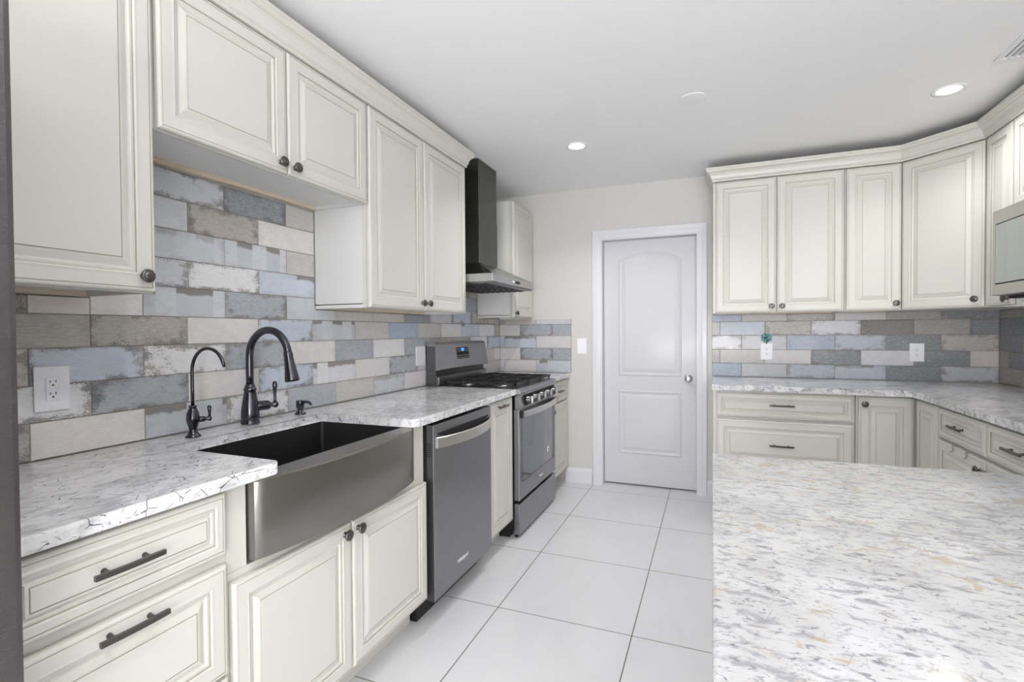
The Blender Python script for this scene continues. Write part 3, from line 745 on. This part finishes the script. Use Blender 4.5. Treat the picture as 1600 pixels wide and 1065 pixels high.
def dishwasher():
    yc = (1.868+2.480)/2; loc, rz = fl(yc); root = thing('dishwasher', loc, rz, 'black stainless dishwasher with a bowed bar handle left of the narrow cabinet', 'dishwasher')
    w = .606; yb = -.610; yf = -.652
    MB(DARKREC).box(-w/2, w/2, yb, -.02, .10, .872).build('body', root)
    MB(BLACK).box(-w/2, w/2, -.56, -.30, .002, .10).build('toe_panel', root)
    d = MB(STEEL, STEELD); d.box(-w/2+.002, w/2-.002, yf+.002, yb-.001, .105, .872, STEELD)
    d.box(-w/2+.002, w/2-.002, yf, yf+.0025, .105, .872, STEEL, .001)
    for i in range(7): d.box(-w/2+.0012, -w/2+.0025, yf+.012, yf+.034, .735+i*.009, .739+i*.009, BLACK)
    dr = d.build('door', root)
    r = MB(DARKREC); z_ = .826     # flat dark sheet, shade of the finger recess painted behind the handle
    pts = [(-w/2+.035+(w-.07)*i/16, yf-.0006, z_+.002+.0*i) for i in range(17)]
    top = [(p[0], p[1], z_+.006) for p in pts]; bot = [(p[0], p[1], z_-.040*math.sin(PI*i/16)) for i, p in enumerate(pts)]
    r.loops([[*top, *reversed(bot)], [(p[0], p[1]+.004, p[2]) for p in [*top, *reversed(bot)]]], [DARKREC]); r.build('pocket_shade', dr, 'painted shade of the finger recess behind the handle')
    h = MB(BANDM); bowed_band(h, -w/2+.030, w/2-.012, yf, .768, .812, .050, .006, BANDM); h.build('handle', dr)
    text_part('Whirlpool', .026, dr, (-.035, yf-.0004, .190), (PI/2, 0, 0), PLATE)
dishwasher()
def gas_range():
    yc = 3.240; loc, rz = fl(yc); root = thing('gas_range', loc, rz, 'black stainless gas range with five knobs and an oven window', 'range')
    w = .760; a = w/2; f = -(XL*-1-1.10)   # front plane in local y
    f = -.6675; 
    b = MB(BLACK); b.box(-a, a, -.630, -.030, .055, .900); b.box(-a+.002, -a+.05, -.60, -.50, .002, .056); b.box(-a+.0, a, -.560, -.40, .004, .056)
    for sx in (-a+.03, a-.03):
        for sy in (-.635, -.10): b.cyl((sx, sy, .0005), (sx, sy, .056), .012)
    b.build('body', root)
    # storage drawer
    d = MB(STEEL); d.box(-a+.002, a-.002, f, -.631, .022, .212, STEEL, .003); d.build('drawer', root)
    # oven door
    o = MB(STEEL, STEELD); o.box(-a+.002, a-.002, f, -.631, .232, .795, STEEL, .003); od = o.build('oven_door', root)
    g = MB(GLASSD); g.box(-a+.050, a-.045, f-.002, f+.004, .345, .735, GLASSD, .0015); g.build('window', od)
    g = MB(DARKREC)
    for x0, x1, z0, z1 in ((-a+.046, a-.041, .341, .346), (-a+.046, -a+.051, .341, .739), (a-.046, a-.040, .341, .739)): g.box(x0, x1, f-.0012, f+.003, z0, z1)
    g.build('window_trim', od)
    h = MB(BANDM, BLACK); bowed_band(h, -a+.028, a-.010, f-.012, .745, .778, .030, .008, BANDM)
    h.box(-a+.012, -a+.030, f-.024, f+.001, .742, .782, BLACK, .002); h.box(a-.022, a-.004, f-.024, f+.001, .742, .782, STEEL, .002)
    h.build('handle', od)
    text_part('Whirlpool', .020, od, (.04, f-.0006, .285), (PI/2, 0, 0), PLATE)
    bd = MB(PLATE); bd.lathe([(.024, 0), (.024, .0008), (0, .0008)], (.197, f-.0021, .430), (0, -1, 0), PLATE)
    bd.box(.190, .204, f-.0034, f-.0028, .420, .440, STEELD); bd.build('round_badge', od, 'round white badge')
    # control fascia, slanting, with knobs
    p = MB(STEEL, STEELD); L = []
    sec = [(-.640, .797), (f-.004, .797), (f-.006, .802), (-.662, .884), (-.640, .888)]
    p.loops([[(x, y, z) for y, z in sec] for x in (-a+.001, a-.001)], [STEEL]); 
    pf = p.build('control_fascia', root)
    q = MB(DARKREC); q.face([(-a+.08, f-.0066, .808), (a-.02, f-.0066, .808), (a-.02, -.6634, .876), (-a+.08, -.6634, .876)]); 
    q.bm.normal_update(); r = bmesh.ops.extrude_face_region(q.bm, geom=list(q.bm.faces)); bmesh.ops.translate(q.bm, vec=(0, .003, 0), verts=[v for v in r['geom'] if isinstance(v, bmesh.types.BMVert)])
    q.build('dark_inlay', pf)
    ax = Vector((0, -1, .13)).normalized()
    for i in range(5):
        x = -.245+i*.133
        k = MB(STEELD, BANDM); c = Vector((x, f-.004, .840))
        k.lathe([(.026, 0), (.026, .006), (.0225, .009), (.021, .026), (.0185, .030), (0, .030)], c, ax, STEELD, 26)
        tk = c+ax*.030; 
        k.box(-.0065, .0065, -.014, 0, -.022, .022, BANDM, .002, Matrix.Translation(tk+Vector((0, .001, 0))))
        k.build('knob', root)
    # cooktop
    t = MB(STEEL, BLACK)
    t.loops([[(x, y, z) for y, z in ((-.640, .8885), (f-.010, .8885), (f-.014, .896), (f-.008, .916), (f+.010, .922), (-.640, .922))] for x in (-a, a)], [STEEL])
    t.box(-a, a, -.641, -.105, .901, .922, STEEL, .001)
    t.box(-a+.020, a-.020, -.628, -.130, .9215, .9235, BLACK)
    t.build('cooktop', root)
    for bx, byy, r in ((-.245, -.50, .040), (-.245, -.25, .034), (.0, -.375, .045), (.245, -.50, .036), (.245, -.25, .040)):
        MB(IRON, BANDM).lathe([(r+.012, 0), (r+.010, .006), (r, .008)], (bx, byy, .9236), (0, 0, 1), BANDM).lathe([(r, .008), (r, .016), (r-.006, .019), (0, .019)], (bx, byy, .9236), (0, 0, 1), IRON).build('burner', root)
    def grate(x0, x1):
        g = MB(IRON); z0, z1 = .940, .953; ya, yb = -.640, -.135; t_ = .011
        for y in (ya, (ya+yb)/2, yb-t_): g.box(x0, x1, y, y+t_, z0, z1)
        for x in (x0, x1-t_): g.box(x, x+t_, ya, yb, z0, z1)
        cx = (x0+x1)/2
        for y in (ya+.125, yb-.125): 
            g.box(x0, cx-.022, y-.005, y+.005, z0, z1+.002); g.box(cx+.022, x1, y-.005, y+.005, z0, z1+.002)
            g.box(cx-.005, cx+.005, y-.115, y-.022, z0, z1+.002); g.box(cx-.005, cx+.005, y+.022, y+.115, z0, z1+.002)
        for x in (x0+.004, x1-.012):
            for y in (ya+.004, yb-.014): g.box(x, x+.008, y, y+.010, .9235, z0+.001)
        g.build('grate', root)
    grate(-a+.024, -.124); grate(-.120, .120); grate(.124, a-.024)
    # back guard
    bgd = MB(STEEL, BLACK, STEELD)
    bgd.box(-a, a, -.100, -.012, .900, .985, STEELD, .002)
    bgd.box(-a+.01, a-.01, -.106, -.095, .925, .978, STEEL, .002)
    bgd.box(-a+.01, a-.01, -.080, -.014, .985, 1.035, BLACK)
    bgd.box(-a-.0005, -a+.012, -.086, -.014, .985, 1.180, STEELD)
    sec = [(-.016, 1.022), (-.112, 1.022), (-.116, 1.028), (-.090, 1.190), (-.084, 1.200), (-.060, 1.205), (-.016, 1.205)]
    bgd.loops([[(x, y, z) for y, z in sec] for x in (-a, a)], [STEEL])
    bg_ = bgd.build('backguard', root)
    fz = lambda z: -.1160+(z-1.028)*(.026/.162)-.0006
    q = MB(DARKREC); x0, x1 = -.115, .075; z0, z1 = 1.085, 1.165
    q.loops([[(x0, fz(z0), z0), (x1, fz(z0), z0), (x1, fz(z1), z1), (x0, fz(z1), z1)], [(x0, fz(z0)+.002, z0), (x1, fz(z0)+.002, z0), (x1, fz(z1)+.002, z1), (x0, fz(z1)+.002, z1)]], [STEELD])
    pn = q.build('control_panel', bg_)
    q = MB(DISP); q.box(-.040, .005, fz(1.145)-.0012, fz(1.145)+.001, 1.130, 1.160); q.build('display', pn, 'small lit blue display') if False else q.build('display', bg_, 'small lit blue display')
    for i in range(10):
        for j, z in enumerate((1.094, 1.108, 1.140, 1.154)):
            x = -.108+i*.019
            if -.045 < x < .008 and j > 1: continue
            MB(BTN).box(x, x+.010, fz(z)-.0008, fz(z)+.0008, z-.0035, z+.0035).build('button', bg_)
gas_range()
def hood():
    yc = 3.240; loc, rz = fl(yc); root = thing('range_hood', (loc[0], loc[1], 1.55), rz, 'black steel chimney range hood above the gas range', 'range hood')
    z = lambda v: v-1.55; a = .388
    m = MB(FILTER, BANDM); 
    c = MB(HOODB); c.box(-a, a, -.500, -.011, z(1.590), z(1.640), HOODB, .0015); cn = c.build('canopy', root, 'polished steel band')
    u = MB(FILTER); u.box(-a+.012, a-.012, -.488, -.012, z(1.583), z(1.591), FILTER)
    for i in range(3):
        x0 = -a+.03+i*.245; u.box(x0, x0+.225, -.43, -.06, z(1.578), z(1.584), STEELD)
        for j in range(8): u.box(x0+.01, x0+.215, -.42+j*.046, -.402+j*.046, z(1.575), z(1.5785), DARKREC)
    u.build('filter', root)
    s = MB(HOODM); s.loops([[(-a+.002, -.498, z(1.640)), (a-.002, -.498, z(1.640)), (a-.002, -.006, z(1.640)), (-a+.002, -.006, z(1.640))],
                            [(-.165, -.305, z(1.742)), (.165, -.305, z(1.742)), (.165, -.006, z(1.742)), (-.165, -.006, z(1.742))]], [HOODM]); s.build('sloped_cover', root)
    ch = MB(HOODM); ch.box(-.156, .156, -.300, -.006, z(1.741), z(2.060), HOODM, .0015); ch.box(-.153, .153, -.297, -.006, z(2.060), z(2.446), HOODM, .0015); ch.build('chimney', root)
    for i in range(3): MB(DARKREC).box(.01+i*.03, .030+i*.03, -.5018, -.4995, z(1.607), z(1.624), DARKREC).build('button', cn)
    MB(PLATE).box(-.05, -.015, -.5012, -.4995, z(1.611), z(1.620), PLATE).build('label_strip', cn)
hood()
def microwave():
    u0, u1 = 3.231, 2.470; yc = (u0+u1)/2; loc, rz = fr(yc); root = thing('microwave', (loc[0], loc[1], 1.432), rz, 'grey over-the-counter microwave mounted under the right wall cabinet', 'microwave')
    w = u0-u1; a = w/2; h = .424
    b = MB(STEELD); b.box(-a, a, -.372, -.012, 0, h, STEELD, .002); b.build('body', root)
    d = MB(MWS, DARKREC); d.box(-a+.001, a-.165, -.404, -.373, .004, h-.002, MWS, .004); dr = d.build('door', root)
    g = MB(DARKREC); g.box(-a+.034, a-.20, -.4055, -.400, .058, h-.068, DARKREC, .001); g.build('window_frame', dr)
    g = MB(MWG); g.box(-a+.040, a-.206, -.4068, -.402, .064, h-.074, MWG, .0006); g.build('window', dr)
    h_ = MB(BANDM); h_.tube([(a-.185, -.404, .06), (a-.185, -.440, .075), (a-.185, -.440, h-.075), (a-.185, -.404, h-.06)], .009); h_.build('handle', dr)
    c = MB(MWS, DARKREC); c.box(a-.163, a-.001, -.404, -.373, .004, h-.002, MWS, .004); c.box(a-.145, a-.020, -.4055, -.40, .05, h-.05, DARKREC); c.build('control_panel', root)
    v = MB(DARKREC); v.box(-a+.05, a-.05, -.36, -.06, -.012, .001, DARKREC, .002); v.build('vent', root)
microwave()
def fridge():
    root = thing('refrigerator', (-1.40, -.014, 0), PI/2, 'tall dark stainless refrigerator cut off at the left edge', 'refrigerator')
    # local: x = world y, -y = world +x
    a = .455; b = MB(STEELD); b.box(-a, a, -.32, .355, .02, 1.85, STEELD, .004); b.build('body', root)
    for s in (-1, 1):
        d = MB(FRIDGE); x0, x1 = (-a, -.002) if s < 0 else (.002, a)
        d.box(x0, x1, -.402, -.325, .70, 1.855, FRIDGE, .012); dr = d.build('door', root)
        h = MB(BANDM); xx = .045*s; h.tube([(xx, -.400, .85), (xx, -.445, .88), (xx, -.445, 1.60), (xx, -.400, 1.63)], .011); h.build('handle', dr)
    d = MB(FRIDGE); d.box(-a, a, -.402, -.325, .09, .692, FRIDGE, .012); dr = d.build('freezer_drawer', root)
    h = MB(BANDM); h.tube([(-.36, -.400, .62), (-.33, -.445, .62), (.33, -.445, .62), (.36, -.400, .62)], .011); h.build('handle', dr)
    MB(BLACK).box(-a+.02, a-.02, -.32, .30, .001, .021).build('base_grille', root)
fridge()

# ------------------------------------------------------------------ outlets and switches
def plate(frame, u0, u1, z0, z1, kind, name, label, cat, group=None, off=.0097, sgn=1):
    loc, rz = frame((u0+u1)/2); w = abs(u1-u0); h = z1-z0; zc = (z0+z1)/2
    root = thing(name, (loc[0], loc[1], zc), rz, label, cat, group)
    m = MB(PLATE); m.box(-w/2, w/2, -off-.006, -off, -h/2, h/2, PLATE, .0025); m.build('plate', root)
    if kind == 'outlet':
        o = MB(PLATE, SLOT); o.box(-.0165, .0165, -off-.0085, -off-.006, -.0335, .0335, PLATE, .001)
        for s in (-1, 1):
            z = s*.017
            for x in (-.0065, .0065): o.box(x-.0010, x+.0010, -off-.0088, -off-.0084, z+.000, z+.0075, SLOT)
            o.lathe([(.0026, 0), (.0026, .0004), (0, .0004)], (0, -off-.0085, z-.0065), (0, -1, 0), SLOT, 12)
        o.build('receptacle', root)
    elif kind == 'rocker':
        o = MB(PLATE); sec = [(-off-.0055, -.033), (-off-.0085, -.033), (-off-.0065, 0), (-off-.0100, .033), (-off-.0055, .033)]
        o.loops([[(x, y, z) for y, z in sec] for x in (-.0165, .0165)], [PLATE]); o.build('rocker', root)
    for zz in (-h/2+.010, h/2-.010): MB(PLATE).lathe([(.0022, 0), (.0018, .0006), (0, .0007)], (0, -off-.006, zz), (0, -1, 0), PLATE, 10).build('screw', root)
plate(fl, .801, .886, 1.056, 1.184, 'outlet', 'wall_outlet', 'white duplex outlet on the left backsplash beside the fridge', 'outlet')
plate(fl, 2.742, 2.852, 1.060, 1.182, 'blank', 'blank_wall_plate', 'blank white wall plate on the backsplash left of the range', 'wall plate')
plate(fb, .328, .408, 1.057, 1.178, 'outlet', 'wall_outlet', 'white outlet below the teal rosette on the back wall', 'outlet')
plate(fb, 1.225, 1.306, 1.057, 1.179, 'outlet', 'wall_outlet', 'white duplex outlet near the right corner of the back wall', 'outlet')
plate(fb, -1.055, -.974, 1.082, 1.214, 'rocker', 'light_switch', 'white rocker light switch on the grey wall left of the door', 'light switch', off=.0)
def rosette():
    root = thing('succulent_rosette', (.366, D-.030, 1.192), 0, 'tiny teal succulent rosette perched on top of the back wall outlet', 'plant ornament')
    rd = random.Random(2); lv = MB(TEAL, TEALD); c = Vector((0, -.012, .026))
    for i in range(80):
        th = rd.uniform(0, 2*PI); ph = math.acos(rd.uniform(-.55, 1)); d = Vector((math.sin(ph)*math.cos(th), -math.cos(ph), math.sin(ph)*math.sin(th)))
        L = rd.uniform(.030, .044); w = .0075; s_ = d.orthogonal().normalized(); t = d.cross(s_)
        p = [c+d*.004, c+d*L*.6+s_*w, c+d*L, c+d*L*.6-s_*w]; mm = TEAL if rd.random() < .85 else TEALD
        top, bot = c+d*L*.55+t*.0022, c+d*L*.55-t*.0022
        for q in range(4): lv.face([p[q], p[(q+1) % 4], top], mm); lv.face([p[(q+1) % 4], p[q], bot], mm)
    lv.build('leaves', root)
    b = MB(TEALD); b.lathe([(.0, -.022), (.012, -.018), (.016, -.006), (.012, .004), (0, .006)], c, (0, 0, 1), TEALD, 14); b.cyl(c+Vector((0, 0, -.045)), c+Vector((0, 0, -.018)), .004); b.build('stem', root)
rosette()

# ------------------------------------------------------------------ ceiling fittings
def downlight(x, y, label, power=8.5, lit=True):
    root = thing('recessed_light', (x, y, H), 0, label, 'ceiling light', 'recessed ceiling lights' if lit else None)
    MB(PLATE).lathe([(.070, -.0005), (.070, -.004), (.060, -.006), (.050, -.0035), (.048, -.0005)], (0, 0, 0), (0, 0, 1), PLATE, 40).build('trim_ring', root)
    MB(LAMP).lathe([(.049, -.0008), (.049, -.0025), (0, -.0025)], (0, 0, 0), (0, 0, 1), LAMP, 40).build('lens', root)
    l = area('downlight_lamp', (x, y, H-.008), (0, 0, 0), .10, .10, power, (1, .99, .975), 'DISK', math.radians(135))
downlight(-.802, 3.139, 'lit recessed ceiling light nearer the range hood')
downlight(1.082, 3.116, 'lit recessed ceiling light near the right wall cabinets', 4.2)
downlight(-.35, .55, 'lit recessed ceiling light above the sink aisle, out of frame', 6)
downlight(.75, -.60, 'lit recessed ceiling light behind the island, out of frame', 6)
downlight(0, -1.2, 'lit recessed ceiling light behind the camera', 6)
o = MB(CEILP).lathe([(.063, -.0005), (.063, -.003), (.060, -.0036), (0, -.004)], (0, 0, 0), (0, 0, 1), CEILP, 40).build('ceiling_cover'); o.location = (-.091, 2.724, H)
tag(o, 'plain round white cover plate on the ceiling between the two lit lights', 'ceiling cover')
def vent():
    root = thing('ceiling_vent', (1.235, 2.66, H), 0, 'white slatted ceiling vent at the upper right edge', 'vent')
    x0, x1, y0, y1 = -.085, .075, -.20, .20
    f = MB(PLATE)
    for a in ((x0, x1, y0, y0+.022), (x0, x1, y1-.022, y1), (x0, x0+.022, y0+.0222, y1-.0222), (x1-.022, x1, y0+.0222, y1-.0222)): f.box(a[0], a[1], a[2], a[3], -.008, -.0005, PLATE, .001)
    f.build('frame', root)
    MB(DARKREC).box(x0+.02, x1-.02, y0+.02, y1-.02, -.0015, -.0005).build('duct', root)
    s = MB(PLATE)
    for i in range(5):
        x = x0+.036+i*.022; s.box(-.0065, .0065, y0+.02, y1-.02, -.0006, .0006, PLATE, 0, Matrix.Translation((x, 0, -.006)) @ Matrix.Rotation(.95, 4, 'Y'))
    s.build('slats', root)
vent()
